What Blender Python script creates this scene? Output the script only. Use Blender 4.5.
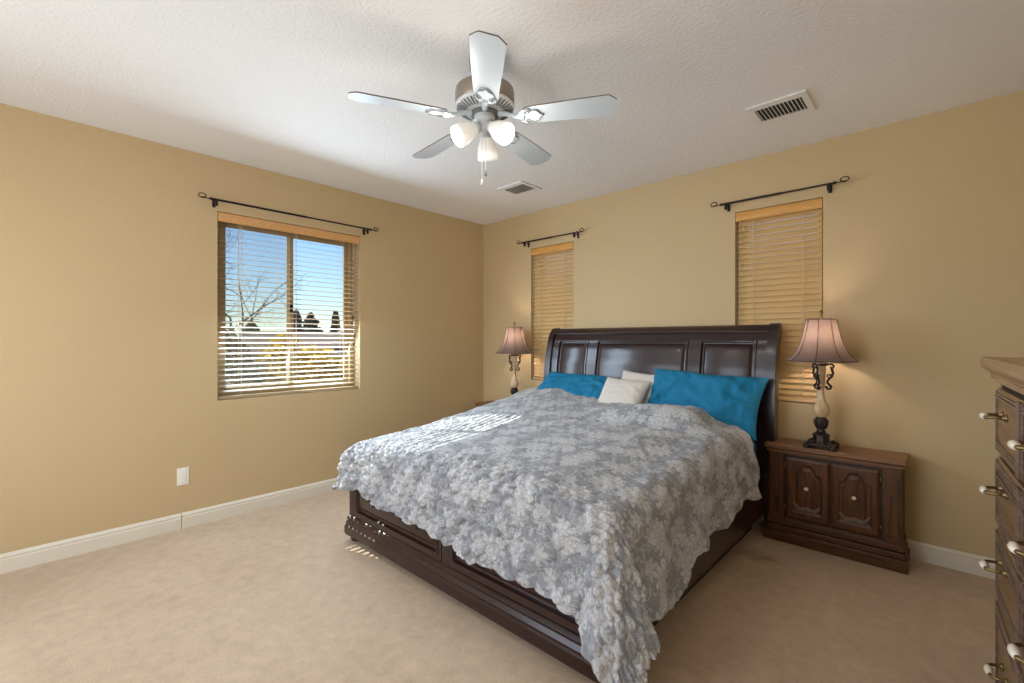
import bpy, bmesh, math, random
import numpy as np
from mathutils import Vector, Matrix, noise
random.seed(7); rng = np.random.default_rng(7)
PI = math.pi
for o in list(bpy.data.objects): bpy.data.objects.remove(o)
S = bpy.context.scene
COL = S.collection

# ------------------------------------------------------------------ camera
cam = bpy.data.cameras.new('camera'); co = bpy.data.objects.new('camera', cam); COL.objects.link(co)
cam.sensor_width = 36; cam.lens = 459.0/1024*36; cam.shift_y = -0.00117; cam.clip_start = .05; cam.clip_end = 500
co.location = (4.0014, -3.7877, 1.3574)
co.rotation_euler = (PI/2, 0, math.atan2(0.68223, 0.73113))
S.camera = co
# ------------------------------------------------------------------ light and exposure
S.view_settings.view_transform = 'Standard'; S.view_settings.look = 'None'
S.view_settings.exposure = 0.45; S.view_settings.gamma = 1; S.view_settings.use_curve_mapping = False
SUNV = Vector((1, .26, -.78)).normalized()
w = bpy.data.worlds.new('sky'); S.world = w; w.use_nodes = True
nt = w.node_tree; nt.nodes.clear()
sky = nt.nodes.new('ShaderNodeTexSky'); sky.sky_type = 'NISHITA'; sky.sun_disc = False
sky.sun_elevation = math.radians(37); sky.sun_rotation = math.atan2(-1, -.26) ; sky.air_density = .9; sky.dust_density = .15; sky.ozone_density = 4
bg = nt.nodes.new('ShaderNodeBackground'); bg.inputs['Strength'].default_value = 0.13
out = nt.nodes.new('ShaderNodeOutputWorld')
nt.links.new(sky.outputs[0], bg.inputs[0]); nt.links.new(bg.outputs[0], out.inputs[0])

def light(name, kind, loc, energy, color, **kw):
    l = bpy.data.lights.new(name, kind); l.energy = energy; l.color = color
    for k, v in kw.items():
        if k != 'rot': setattr(l, k, v)
    o = bpy.data.objects.new(name, l); COL.objects.link(o); o.location = loc
    if 'rot' in kw: o.rotation_euler = kw['rot']
    return o
light('sunlight', 'SUN', (-6, -5, 6), 12, (1, .96, .88), angle=math.radians(.2), rot=SUNV.to_track_quat('-Z', 'Y').to_euler())
# two fill lamps added at openings out of view, behind and right of camera
light('added_fill_back', 'AREA', (1.8, -5.03, 1.35), 42, (.84, .92, 1.0), shape='RECTANGLE', size=2.4, size_y=1.8, rot=(PI/2, 0, 0))
light('added_fill_side', 'AREA', (4.70, -4.1, 1.1), 12, (1.0, .92, .82), shape='RECTANGLE', size=1.1, size_y=1.9, rot=(PI/2, 0, PI/2))
light('window_daylight', 'AREA', (.03, -2.185, 1.62), 42, (.66, .82, 1.0), shape='RECTANGLE', size=1.1, size_y=1.35, rot=(PI/2-.42, 0, -PI/2))

# ------------------------------------------------------------------ materials
def nodes(name):
    m = bpy.data.materials.new(name); m.use_nodes = True
    return m, m.node_tree, m.node_tree.nodes['Principled BSDF']
def N(nt, t, **kw):
    n = nt.nodes.new(t)
    for k, v in kw.items():
        if k in n.inputs: n.inputs[k].default_value = v
        else: setattr(n, k, v)
    return n
def srgb(r, g, b):
    f = lambda c: (c/255/12.92 if c/255 <= .04045 else ((c/255+.055)/1.055)**2.4)
    return (f(r), f(g), f(b), 1)
def simple(name, c, rough=.5, metal=0, bump=None, vary=0, vscale=8, spec=.5, coord='Object', coat=0):
    m, t, p = nodes(name); L = t.links
    p.inputs['Base Color'].default_value = c; p.inputs['Roughness'].default_value = rough
    p.inputs['Metallic'].default_value = metal; p.inputs['Specular IOR Level'].default_value = spec
    p.inputs['Coat Weight'].default_value = coat
    tc = N(t, 'ShaderNodeTexCoord')
    if vary:
        n = N(t, 'ShaderNodeTexNoise', Scale=vscale, Detail=6.0, Roughness=.6); L.new(tc.outputs[coord], n.inputs['Vector'])
        mx = N(t, 'ShaderNodeMix', data_type='RGBA')
        L.new(n.outputs['Fac'], mx.inputs[0])
        mx.inputs[6].default_value = tuple(x*(1-vary) for x in c[:3])+(1,)
        mx.inputs[7].default_value = tuple(min(1, x*(1+vary)) for x in c[:3])+(1,)
        L.new(mx.outputs[2], p.inputs['Base Color'])
    if bump:
        sc, st, dist = bump
        n = N(t, 'ShaderNodeTexNoise', Scale=sc, Detail=3.0, Roughness=.55); L.new(tc.outputs[coord], n.inputs['Vector'])
        b = N(t, 'ShaderNodeBump', Strength=st, Distance=dist); L.new(n.outputs['Fac'], b.inputs['Height']); L.new(b.outputs[0], p.inputs['Normal'])
    return m
def wood(name, c1, c2, rough=.35, axis='X', scale=1.0, coat=.0, bump=.15):
    m, t, p = nodes(name); L = t.links
    tc = N(t, 'ShaderNodeTexCoord'); mp = N(t, 'ShaderNodeMapping')
    s = {'X': (1.5, 22, 22), 'Y': (22, 1.5, 22), 'Z': (22, 22, 1.5)}[axis]
    mp.inputs['Scale'].default_value = tuple(v*scale for v in s)
    L.new(tc.outputs['Object'], mp.inputs['Vector'])
    n = N(t, 'ShaderNodeTexNoise', Scale=2.2, Detail=7.0, Roughness=.62, Distortion=.5); L.new(mp.outputs[0], n.inputs['Vector'])
    cr = N(t, 'ShaderNodeValToRGB'); cr.color_ramp.elements[0].position = .3; cr.color_ramp.elements[1].position = .72
    cr.color_ramp.elements[0].color = c1; cr.color_ramp.elements[1].color = c2
    L.new(n.outputs['Fac'], cr.inputs[0]); L.new(cr.outputs[0], p.inputs['Base Color'])
    p.inputs['Roughness'].default_value = rough; p.inputs['Coat Weight'].default_value = coat; p.inputs['Coat Roughness'].default_value = .15
    b = N(t, 'ShaderNodeBump', Strength=bump, Distance=.002); L.new(n.outputs['Fac'], b.inputs['Height']); L.new(b.outputs[0], p.inputs['Normal'])
    return m
M = {}
M['wall'] = simple('wall_paint', srgb(197, 172, 130), .62, bump=(75, .35, .004), vary=.03, vscale=2)
M['ceiling'] = simple('ceiling_paint', srgb(232, 231, 229), .7, bump=(54, .62, .008))
M['trim'] = simple('trim_paint', srgb(222, 214, 196), .4)
M['vent'] = simple('vent_paint', srgb(226, 226, 222), .4)
M['duct_shade'] = simple('duct_dark', srgb(70, 70, 66), .9)
def carpet():
    m, t, p = nodes('carpet_pile'); L = t.links
    tc = N(t, 'ShaderNodeTexCoord')
    big = N(t, 'ShaderNodeTexNoise', Scale=1.3, Detail=5.0, Roughness=.65); L.new(tc.outputs['Object'], big.inputs['Vector'])
    mid = N(t, 'ShaderNodeTexNoise', Scale=14.0, Detail=4.0, Roughness=.7); L.new(tc.outputs['Object'], mid.inputs['Vector'])
    fine = N(t, 'ShaderNodeTexNoise', Scale=210.0, Detail=2.0); L.new(tc.outputs['Object'], fine.inputs['Vector'])
    a = N(t, 'ShaderNodeMix', data_type='RGBA'); a.inputs[6].default_value = srgb(182, 154, 127); a.inputs[7].default_value = srgb(214, 191, 164)
    L.new(big.outputs['Fac'], a.inputs[0])
    r = N(t, 'ShaderNodeMapRange'); r.inputs[1].default_value = .3; r.inputs[2].default_value = .7; r.inputs[3].default_value = .86; r.inputs[4].default_value = 1.08
    L.new(mid.outputs['Fac'], r.inputs[0])
    r2 = N(t, 'ShaderNodeMapRange'); r2.inputs[1].default_value = .25; r2.inputs[2].default_value = .75; r2.inputs[3].default_value = .78; r2.inputs[4].default_value = 1.12
    L.new(fine.outputs['Fac'], r2.inputs[0])
    mu = N(t, 'ShaderNodeMath', operation='MULTIPLY'); L.new(r.outputs[0], mu.inputs[0]); L.new(r2.outputs[0], mu.inputs[1])
    # old spots worn into the pile, in fixed places
    sp = mu.outputs[0]
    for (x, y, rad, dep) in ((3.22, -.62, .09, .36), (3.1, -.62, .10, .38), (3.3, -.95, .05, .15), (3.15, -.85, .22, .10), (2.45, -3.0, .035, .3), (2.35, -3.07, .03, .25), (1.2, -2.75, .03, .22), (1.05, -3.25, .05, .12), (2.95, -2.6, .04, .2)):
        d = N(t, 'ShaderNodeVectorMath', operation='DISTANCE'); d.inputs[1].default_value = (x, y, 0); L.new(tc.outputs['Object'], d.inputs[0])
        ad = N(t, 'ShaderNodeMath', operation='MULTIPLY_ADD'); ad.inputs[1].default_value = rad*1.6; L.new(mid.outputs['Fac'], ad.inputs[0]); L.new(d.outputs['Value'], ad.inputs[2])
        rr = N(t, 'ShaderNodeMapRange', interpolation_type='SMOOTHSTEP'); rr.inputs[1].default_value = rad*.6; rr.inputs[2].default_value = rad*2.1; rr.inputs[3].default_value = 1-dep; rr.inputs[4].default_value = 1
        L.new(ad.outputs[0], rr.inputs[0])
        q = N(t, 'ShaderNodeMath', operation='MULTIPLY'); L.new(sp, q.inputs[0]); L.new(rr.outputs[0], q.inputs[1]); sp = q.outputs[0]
    vm = N(t, 'ShaderNodeVectorMath', operation='SCALE'); L.new(a.outputs[2], vm.inputs[0]); L.new(sp, vm.inputs['Scale'])
    L.new(vm.outputs[0], p.inputs['Base Color']); p.inputs['Roughness'].default_value = 1; p.inputs['Specular IOR Level'].default_value = .1
    p.inputs['Sheen Weight'].default_value = .15
    ads = N(t, 'ShaderNodeMath', operation='MULTIPLY_ADD'); ads.inputs[1].default_value = .5; L.new(mid.outputs['Fac'], ads.inputs[0]); L.new(fine.outputs['Fac'], ads.inputs[2])
    b = N(t, 'ShaderNodeBump', Strength=.45, Distance=.004); L.new(ads.outputs[0], b.inputs['Height']); L.new(b.outputs[0], p.inputs['Normal'])
    return m
M['carpet'] = carpet()
M['vinyl'] = simple('window_vinyl', srgb(162, 144, 110), .45)
M['blind_pale'] = wood('blind_wood_pale', srgb(158, 134, 102), srgb(176, 152, 120), .4, 'Y', 1, bump=.05)
M['blind_valance'] = wood('valance_wood', srgb(196, 142, 86), srgb(224, 174, 116), .4, 'Y', 1.4, bump=.05)
def slat_wood(name, c1, c2):
    m = wood(name, c1, c2, .42, 'X', 1, bump=.05)
    t = m.node_tree; p = t.nodes['Principled BSDF']; o = t.nodes['Material Output']
    tr = N(t, 'ShaderNodeBsdfTranslucent'); tr.inputs[0].default_value = c2
    mx = N(t, 'ShaderNodeMixShader'); mx.inputs[0].default_value = .22
    t.links.new(p.outputs[0], mx.inputs[1]); t.links.new(tr.outputs[0], mx.inputs[2]); t.links.new(mx.outputs[0], o.inputs[0])
    return m
M['blind_honey'] = slat_wood('blind_wood_honey', srgb(226, 188, 128), srgb(238, 208, 156))
M['valance_honey'] = wood('valance_wood_honey', srgb(198, 140, 66), srgb(222, 168, 90), .4, 'X', 1.2, bump=.05)
M['cord'] = simple('cord', srgb(205, 190, 160), .7)
M['iron'] = simple('black_iron', srgb(38, 34, 36), .45, .6)
def glass():
    m, t, p = nodes('window_glass'); t.nodes.remove(p); o = t.nodes['Material Output']
    tr = N(t, 'ShaderNodeBsdfTransparent'); tr.inputs[0].default_value = (.93, .96, .94, 1)
    g = N(t, 'ShaderNodeBsdfGlossy'); g.inputs['Roughness'].default_value = .02
    mx = N(t, 'ShaderNodeMixShader'); mx.inputs[0].default_value = .05
    t.links.new(tr.outputs[0], mx.inputs[1]); t.links.new(g.outputs[0], mx.inputs[2]); t.links.new(mx.outputs[0], o.inputs[0])
    return m
M['glass'] = glass()
def screen():
    m, t, p = nodes('insect_screen'); o = t.nodes['Material Output']
    p.inputs['Base Color'].default_value = srgb(120, 118, 112)
    tr = N(t, 'ShaderNodeBsdfTransparent')
    mx = N(t, 'ShaderNodeMixShader'); mx.inputs[0].default_value = .2
    t.links.new(tr.outputs[0], mx.inputs[1]); t.links.new(p.outputs[0], mx.inputs[2]); t.links.new(mx.outputs[0], o.inputs[0])
    return m
M['screen'] = screen()
M['espresso'] = wood('espresso_wood', srgb(30, 11, 12), srgb(48, 20, 19), .33, 'X', .8, coat=.3, bump=.03)
M['espresso_z'] = wood('espresso_wood_upright', srgb(28, 13, 13), srgb(42, 22, 21), .33, 'Z', .8, coat=.3, bump=.03)
M['bronze'] = simple('dark_bronze', srgb(40, 32, 30), .35, .8)
M['oak'] = wood('nightstand_wood', srgb(54, 28, 9), srgb(112, 68, 28), .42, 'Z', 1, coat=.1)
M['oak_x'] = wood('nightstand_wood_level', srgb(54, 29, 11), srgb(106, 65, 30), .42, 'X', 1, coat=.1)
M['oak_top'] = wood('nightstand_top_wood', srgb(104, 68, 40), srgb(152, 106, 68), .45, 'X', 1, coat=.15)
M['oak_dark'] = wood('nightstand_wood_dark', srgb(32, 18, 8), srgb(64, 38, 18), .45, 'Z', 1, coat=.1)
M['worn'] = simple('worn_moulding', srgb(118, 100, 84), .35, vary=.3, vscale=60)
M['porcelain'] = simple('porcelain', srgb(236, 224, 204), .15, coat=.5)
M['brass'] = simple('aged_brass', srgb(138, 118, 82), .4, 1.0)
M['dres'] = wood('dresser_wood', srgb(104, 76, 48), srgb(150, 116, 80), .42, 'X', 1, coat=.2)
M['dres_dark'] = wood('dresser_wood_dark', srgb(84, 64, 54), srgb(132, 108, 94), .34, 'X', 1, coat=.35)
M['dres_top'] = wood('dresser_top_wood', srgb(138, 106, 74), srgb(176, 144, 108), .42, 'X', 1, coat=.2)
M['shadow_gap'] = simple('gap_shade_strip', srgb(30, 22, 18), .8)
M['fan_white'] = simple('fan_white_enamel', srgb(200, 204, 206), .35)
M['fan_blade'] = simple('fan_blade_white', srgb(196, 207, 214), .3)
M['fan_brown'] = simple('fan_nickel', srgb(150, 140, 126), .35, .5)
M['fan_edge'] = simple('fan_blade_edge', srgb(110, 92, 78), .5)
M['slot'] = simple('vent_slot_dark', srgb(112, 112, 114), .6)
def glow(name, c, st, base):
    m, t, p = nodes(name)
    p.inputs['Base Color'].default_value = base; p.inputs['Emission Color'].default_value = c; p.inputs['Emission Strength'].default_value = st
    p.inputs['Roughness'].default_value = .35
    return m
M['lit_glass'] = glow('lit_frosted_glass', (1, .96, .9, 1), .14, srgb(235, 232, 225))
M['bulb'] = glow('lit_bulb', (1, .95, .86, 1), 3, srgb(255, 250, 240))
def shade_mat():
    m, t, p = nodes('lampshade_silk'); o = t.nodes['Material Output']
    tc = N(t, 'ShaderNodeTexCoord'); n = N(t, 'ShaderNodeTexNoise', Scale=60.0, Detail=3.0)
    t.links.new(tc.outputs['Object'], n.inputs['Vector'])
    mx0 = N(t, 'ShaderNodeMix', data_type='RGBA'); t.links.new(n.outputs['Fac'], mx0.inputs[0])
    mx0.inputs[6].default_value = srgb(100, 76, 70); mx0.inputs[7].default_value = srgb(128, 100, 92)
    t.links.new(mx0.outputs[2], p.inputs['Base Color']); p.inputs['Roughness'].default_value = .6; p.inputs['Sheen Weight'].default_value = .3
    tr = N(t, 'ShaderNodeBsdfTranslucent'); tr.inputs[0].default_value = srgb(210, 180, 165)
    mx = N(t, 'ShaderNodeMixShader'); mx.inputs[0].default_value = .075
    t.links.new(p.outputs[0], mx.inputs[1]); t.links.new(tr.outputs[0], mx.inputs[2]); t.links.new(mx.outputs[0], o.inputs[0])
    return m
M['shade'] = shade_mat()
M['shade_trim'] = simple('lampshade_braid', srgb(66, 46, 44), .7)
M['lamp_metal'] = simple('lamp_dark_metal', srgb(62, 52, 48), .45, .5, vary=.35, vscale=40)
M['lamp_cream'] = simple('lamp_cream_marbled', srgb(206, 176, 138), .35, vary=.22, vscale=26)
M['teal'] = simple('teal_cotton', srgb(0, 114, 154), .8, bump=(40, .35, .004), vary=.08, vscale=9)
M['teal_dark'] = simple('teal_sheet', srgb(2, 100, 140), .8, vary=.1)
M['linen'] = simple('white_textured_cotton', srgb(214, 206, 196), .85, bump=(70, .5, .004), vary=.08, vscale=30)
M['mattress'] = simple('mattress_cloth', srgb(60, 110, 130), .9)
M['plate'] = simple('outlet_plastic', srgb(238, 234, 224), .35)
M['outlet_dark'] = simple('outlet_slots', srgb(60, 56, 50), .5)

def quilt_mat():
    m, t, p = nodes('quilt_floral_print'); L = t.links
    uv = N(t, 'ShaderNodeUVMap'); 
    def math_(op, a, b=None, c=None):
        n = N(t, 'ShaderNodeMath', operation=op)
        for i, v in enumerate((a, b, c)):
            if v is None: continue
            if isinstance(v, (int, float)): n.inputs[i].default_value = v
            else: L.new(v, n.inputs[i])
        return n.outputs[0]
    nz = N(t, 'ShaderNodeTexNoise', Scale=9.0, Detail=3.0); L.new(uv.outputs[0], nz.inputs['Vector'])
    wv = N(t, 'ShaderNodeVectorMath', operation='MULTIPLY_ADD'); L.new(nz.outputs['Color'], wv.inputs[0]); wv.inputs[1].default_value = (.05, .05, 0); L.new(uv.outputs[0], wv.inputs[2])
    def flowers(scale, petals, R, wob, seed):
        mp = N(t, 'ShaderNodeMapping'); mp.inputs['Scale'].default_value = (scale,)*3; mp.inputs['Location'].default_value = (seed, seed*1.7, 0); L.new(wv.outputs[0], mp.inputs['Vector'])
        v = N(t, 'ShaderNodeTexVoronoi', voronoi_dimensions='2D', Randomness=.75); v.inputs['Scale'].default_value = 1; L.new(mp.outputs[0], v.inputs['Vector'])
        d = N(t, 'ShaderNodeVectorMath', operation='SUBTRACT'); L.new(mp.outputs[0], d.inputs[0]); L.new(v.outputs['Position'], d.inputs[1])
        s = N(t, 'ShaderNodeSeparateXYZ'); L.new(d.outputs[0], s.inputs[0])
        ang = math_('ARCTAN2', s.outputs[1], s.outputs[0])
        pet = math_('ABSOLUTE', math_('SINE', math_('MULTIPLY', ang, petals/2)))
        r = math_('MULTIPLY_ADD', pet, wob, R)
        dist = v.outputs['Distance']
        rel = math_('DIVIDE', dist, r)
        inside = N(t, 'ShaderNodeMapRange', interpolation_type='SMOOTHSTEP'); L.new(rel, inside.inputs[0]); inside.inputs[1].default_value = .92; inside.inputs[2].default_value = 1.05; inside.inputs[3].default_value = 1; inside.inputs[4].default_value = 0
        ring = math_('SINE', math_('MULTIPLY', rel, 21))
        ringm = N(t, 'ShaderNodeMapRange'); L.new(ring, ringm.inputs[0]); ringm.inputs[1].default_value = -1; ringm.inputs[2].default_value = -.3; ringm.inputs[3].default_value = .2; ringm.inputs[4].default_value = 1
        return math_('MULTIPLY', inside.outputs[0], math_('MULTIPLY', ringm.outputs[0], math_('MULTIPLY_ADD', pet, .45, .6)))
    f1 = flowers(5.0, 10, .24, .14, 0); f2 = flowers(9.0, 6, .16, .18, 3.3)
    n2 = N(t, 'ShaderNodeTexNoise', Scale=17.0, Detail=1.0, Distortion=1.2); L.new(uv.outputs[0], n2.inputs['Vector'])
    vine = math_('SUBTRACT', 1, math_('MULTIPLY', math_('ABSOLUTE', math_('SUBTRACT', n2.outputs['Fac'], .5)), 28))
    vine = math_('MULTIPLY', math_('MAXIMUM', vine, 0), .75)
    tot = math_('MINIMUM', math_('MAXIMUM', f1, math_('MAXIMUM', math_('MULTIPLY', f2, .85), vine)), 1)
    mx = N(t, 'ShaderNodeMix', data_type='RGBA'); L.new(tot, mx.inputs[0]); mx.inputs[6].default_value = srgb(136, 138, 143); mx.inputs[7].default_value = srgb(190, 190, 191)
    L.new(mx.outputs[2], p.inputs['Base Color']); p.inputs['Roughness'].default_value = .85; p.inputs['Sheen Weight'].default_value = .2
    n3 = N(t, 'ShaderNodeTexNoise', Scale=70.0, Detail=3.0, Distortion=.6); L.new(uv.outputs[0], n3.inputs['Vector'])
    b = N(t, 'ShaderNodeBump', Strength=.5, Distance=.006); L.new(n3.outputs['Fac'], b.inputs['Height']); L.new(b.outputs[0], p.inputs['Normal'])
    return m
M['quilt'] = quilt_mat()

# ------------------------------------------------------------------ mesh helpers
class MB:
    def __init__(s): s.v = []; s.f = []; s.mi = []; s.cur = 0
    def add(s, vs, fs):
        b = len(s.v); s.v += [tuple(v) for v in vs]; s.f += [tuple(b+i for i in f) for f in fs]; s.mi += [s.cur]*len(fs); return s
    def box(s, a, b, T=None):
        x0, y0, z0 = a; x1, y1, z1 = b
        vs = [(x0,y0,z0),(x1,y0,z0),(x1,y1,z0),(x0,y1,z0),(x0,y0,z1),(x1,y0,z1),(x1,y1,z1),(x0,y1,z1)]
        if T is not None: vs = [T @ Vector(v) for v in vs]
        return s.add(vs, [(0,3,2,1),(4,5,6,7),(0,1,5,4),(1,2,6,5),(2,3,7,6),(3,0,4,7)])
    def lathe(s, prof, c=(0,0,0), n=24, T=None, cap=True):
        vs = []; fs = []
        for r, z in prof:
            for k in range(n):
                a = 2*PI*k/n; vs.append(Vector((r*math.cos(a), r*math.sin(a), z)))
        for i in range(len(prof)-1):
            for k in range(n):
                k2 = (k+1) % n; fs.append((i*n+k, i*n+k2, (i+1)*n+k2, (i+1)*n+k))
        if cap:
            if prof[0][0] > 1e-5: fs.append(tuple(reversed(range(n))))
            if prof[-1][0] > 1e-5: fs.append(tuple((len(prof)-1)*n+k for k in range(n)))
        if T is not None: vs = [T @ v for v in vs]
        c = Vector(c); return s.add([v+c for v in vs], fs)
    def tube(s, pts, r, n=8, closed=False):
        pts = [Vector(p) for p in pts]; m = len(pts); rs = r if isinstance(r, (list, tuple)) else [r]*m
        vs = []; fs = []; up = None
        for i, p in enumerate(pts):
            if closed: d = (pts[(i+1) % m]-pts[i-1])
            else: d = pts[min(i+1, m-1)]-pts[max(i-1, 0)]
            d.normalize()
            if up is None: up = Vector((0,0,1)) if abs(d.z) < .9 else Vector((1,0,0))
            a = d.cross(up)
            if a.length < 1e-4: a = d.orthogonal()
            a.normalize(); up = a.cross(d).normalized()
            for k in range(n):
                t = 2*PI*k/n; vs.append(p+rs[i]*(a*math.cos(t)+up*math.sin(t)))
        R = m if closed else m-1
        for i in range(R):
            for k in range(n):
                k2 = (k+1) % n; j = (i+1) % m; fs.append((i*n+k, i*n+k2, j*n+k2, j*n+k))
        if not closed: fs += [tuple(reversed(range(n))), tuple((m-1)*n+k for k in range(n))]
        return s.add(vs, fs)
    def prism(s, poly, h0, h1, T=None):
        """poly in (x, z), extruded in y from h0 to h1"""
        n = len(poly); vs = [Vector((x, h0, z)) for x, z in poly]+[Vector((x, h1, z)) for x, z in poly]
        if T is not None: vs = [T @ v for v in vs]
        fs = [tuple(range(n)), tuple(reversed(range(n, 2*n)))]+[(i, i+n, (i+1) % n+n, (i+1) % n) for i in range(n)]
        return s.add(vs, fs)
    def relief(s, xs, zs, fn, depth=.02):
        """solid slab in the x/z plane whose front (towards -y) follows fn(x, z)->(x, y, z)"""
        nx, nz = len(xs), len(zs); F = [fn(x, z) for z in zs for x in xs]; B = [fn(x, z) for z in zs for x in xs]
        back = []
        for i, (x, y, z) in enumerate(F): back.append((x, y+depth, z))
        vs = F+back; o = nx*nz; fs = []
        for j in range(nz-1):
            for i in range(nx-1):
                a = j*nx+i; fs.append((a, a+1, a+nx+1, a+nx)); fs.append((o+a+nx, o+a+nx+1, o+a+1, o+a))
        for j in range(nz-1):
            a = j*nx; fs.append((a+nx, o+a+nx, o+a, a)); a += nx-1; fs.append((a, o+a, o+a+nx, a+nx))
        for i in range(nx-1):
            fs.append((i+1, i, o+i, o+i+1)); a = (nz-1)*nx+i; fs.append((a, a+1, o+a+1, o+a))
        return s.add(vs, fs)
    def build(s, name, mat, parent=None, smooth=False, bevel=0, seg=2, fix=True, auto=None):
        me = bpy.data.meshes.new(name); me.from_pydata(s.v, [], s.f)
        mats = mat if isinstance(mat, (list, tuple)) else [mat]
        for m in mats: me.materials.append(m)
        if len(mats) > 1: me.polygons.foreach_set('material_index', s.mi)
        if fix:
            bm = bmesh.new(); bm.from_mesh(me); bmesh.ops.recalc_face_normals(bm, faces=bm.faces); bm.to_mesh(me); bm.free()
        o = bpy.data.objects.new(name, me); COL.objects.link(o)
        if parent is not None: o.parent = parent
        if smooth or bevel or auto:
            for p in me.polygons: p.use_smooth = True
        if bevel:
            md = o.modifiers.new('bevel', 'BEVEL'); md.width = bevel; md.segments = seg; md.limit_method = 'ANGLE'; md.angle_limit = math.radians(35); md.harden_normals = True
        elif auto:
            me.set_sharp_from_angle(angle=math.radians(auto))
        return o
def tag(o, label=None, cat=None, group=None, kind=None):
    if label: o['label'] = label
    if cat: o['category'] = cat
    if group: o['group'] = group
    if kind: o['kind'] = kind
    return o
def empty(name, loc=(0,0,0), rz=0, **kw):
    o = bpy.data.objects.new(name, None); COL.objects.link(o); o.location = loc; o.rotation_euler = (0, 0, rz); o.empty_display_size = .1
    return tag(o, **kw)
def copy_tree(o, parent=None):
    c = o.copy(); COL.objects.link(c); c.parent = parent
    for ch in list(o.children):
        copy_tree(ch, c)
    return c
def steps(vals, n=4):
    """refine a list of breakpoints"""
    out = []
    for a, b in zip(vals, vals[1:]):
        for k in range(n): out.append(a+(b-a)*k/n)
    return out+[vals[-1]]
def sm(a, b, x):
    t = min(1, max(0, (x-a)/(b-a))); return t*t*(3-2*t)
OFFS = (0, .004, .012, .02, .026, .032, .045, .055)
def panel_breaks(lo, hi): return [lo+o for o in OFFS]+[hi-o for o in reversed(OFFS)]
def panel_relief(d):
    """height of the moulding at distance d inside the panel border (positive = proud)"""
    pts = ((-1, 0), (0, 0), (.004, .006), (.012, .006), (.02, -.010), (.026, -.012), (.032, -.012), (.045, -.004), (.055, -.001), (9, -.001))
    for (a, va), (b, vb) in zip(pts, pts[1:]):
        if d <= b: return va+(vb-va)*(d-a)/(b-a)
    return 0

# ------------------------------------------------------------------ room
H = 2.74; XR = 4.74; YF = -5.1; TH = .22
MB().add([(-TH, YF-TH, 0), (XR+TH, YF-TH, 0), (XR+TH, TH, 0), (-TH, TH, 0), (-TH, YF-TH, -.15), (XR+TH, YF-TH, -.15), (XR+TH, TH, -.15), (-TH, TH, -.15)],
   [(0,1,2,3),(7,6,5,4),(0,4,5,1),(1,5,6,2),(2,6,7,3),(3,7,4,0)]).build('floor', M['carpet'])['kind'] = 'structure'
MB().box((-TH, YF-TH, H), (XR+TH, TH, H+.15)).build('ceiling', M['ceiling'])['kind'] = 'structure'
W1 = (-2.768, -1.601, .90, 2.337)      # y0 y1 z0 z1
W2 = (.749, 1.311, .93, 2.352)
W3 = (2.836, 3.408, .91, 2.350)
def wall(name, axis, c, t, a0, a1, holes):
    """wall box spanning a0..a1 along its length, inner face at c, outer at c+t, with holes (lo, hi, z0, z1)"""
    mb = MB()
    def bx(l0, l1, z0, z1):
        if l1-l0 < 1e-4 or z1-z0 < 1e-4: return
        lo, hi = min(c, c+t), max(c, c+t)
        if axis == 'x': mb.box((lo, l0, z0), (hi, l1, z1))
        else: mb.box((l0, lo, z0), (l1, hi, z1))
    cur = a0
    for lo, hi, z0, z1 in sorted(holes):
        bx(cur, lo, 0, H); bx(lo, hi, 0, z0); bx(lo, hi, z1, H); cur = hi
    bx(cur, a1, 0, H)
    o = mb.build(name, M['wall']); o['kind'] = 'structure'; return o
wall('wall_left', 'x', 0, -TH, YF-TH, TH, [W1])
wall('wall_back', 'y', 0, TH, 0, XR, [W2, W3])
wall('wall_right', 'x', XR, TH, YF-TH, TH, [(-4.7, -3.5, 0, 2.05)])  # unseen doorway hole, added for the side fill lamp
wall('wall_front', 'y', YF, -TH, 0, XR, [(.5, 3.1, .4, 2.3)])  # unseen window hole, added for the back fill lamp
def baseboard(name, runs, swap):
    mb = MB()
    prof = [(0, 0), (.016, 0), (.016, .078), (.012, .083), (.014, .095), (.008, .106), (.003, .112), (0, .112)]
    for a, b in runs:
        n = len(prof); vs = []
        for q in (a, b):
            for d, z in prof:
                vs.append({'l': (d, q, z), 'b': (q, -d, z), 'r': (XR-d, q, z), 'f': (q, YF+d, z)}[swap])
        mb.add(vs, [(i, (i+1) % n, (i+1) % n+n, i+n) for i in range(n)]+[tuple(range(n)), tuple(range(2*n-1, n-1, -1))])
    o = mb.build(name, M['trim']); o['kind'] = 'structure'; return o
baseboard('baseboard_left', [(YF, -2.9985), (-2.9945, -.001)], 'l')
baseboard('baseboard_back', [(.017, XR-.017)], 'b')
baseboard('baseboard_right', [(YF, -4.7), (-3.5, -.001)], 'r')

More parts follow.
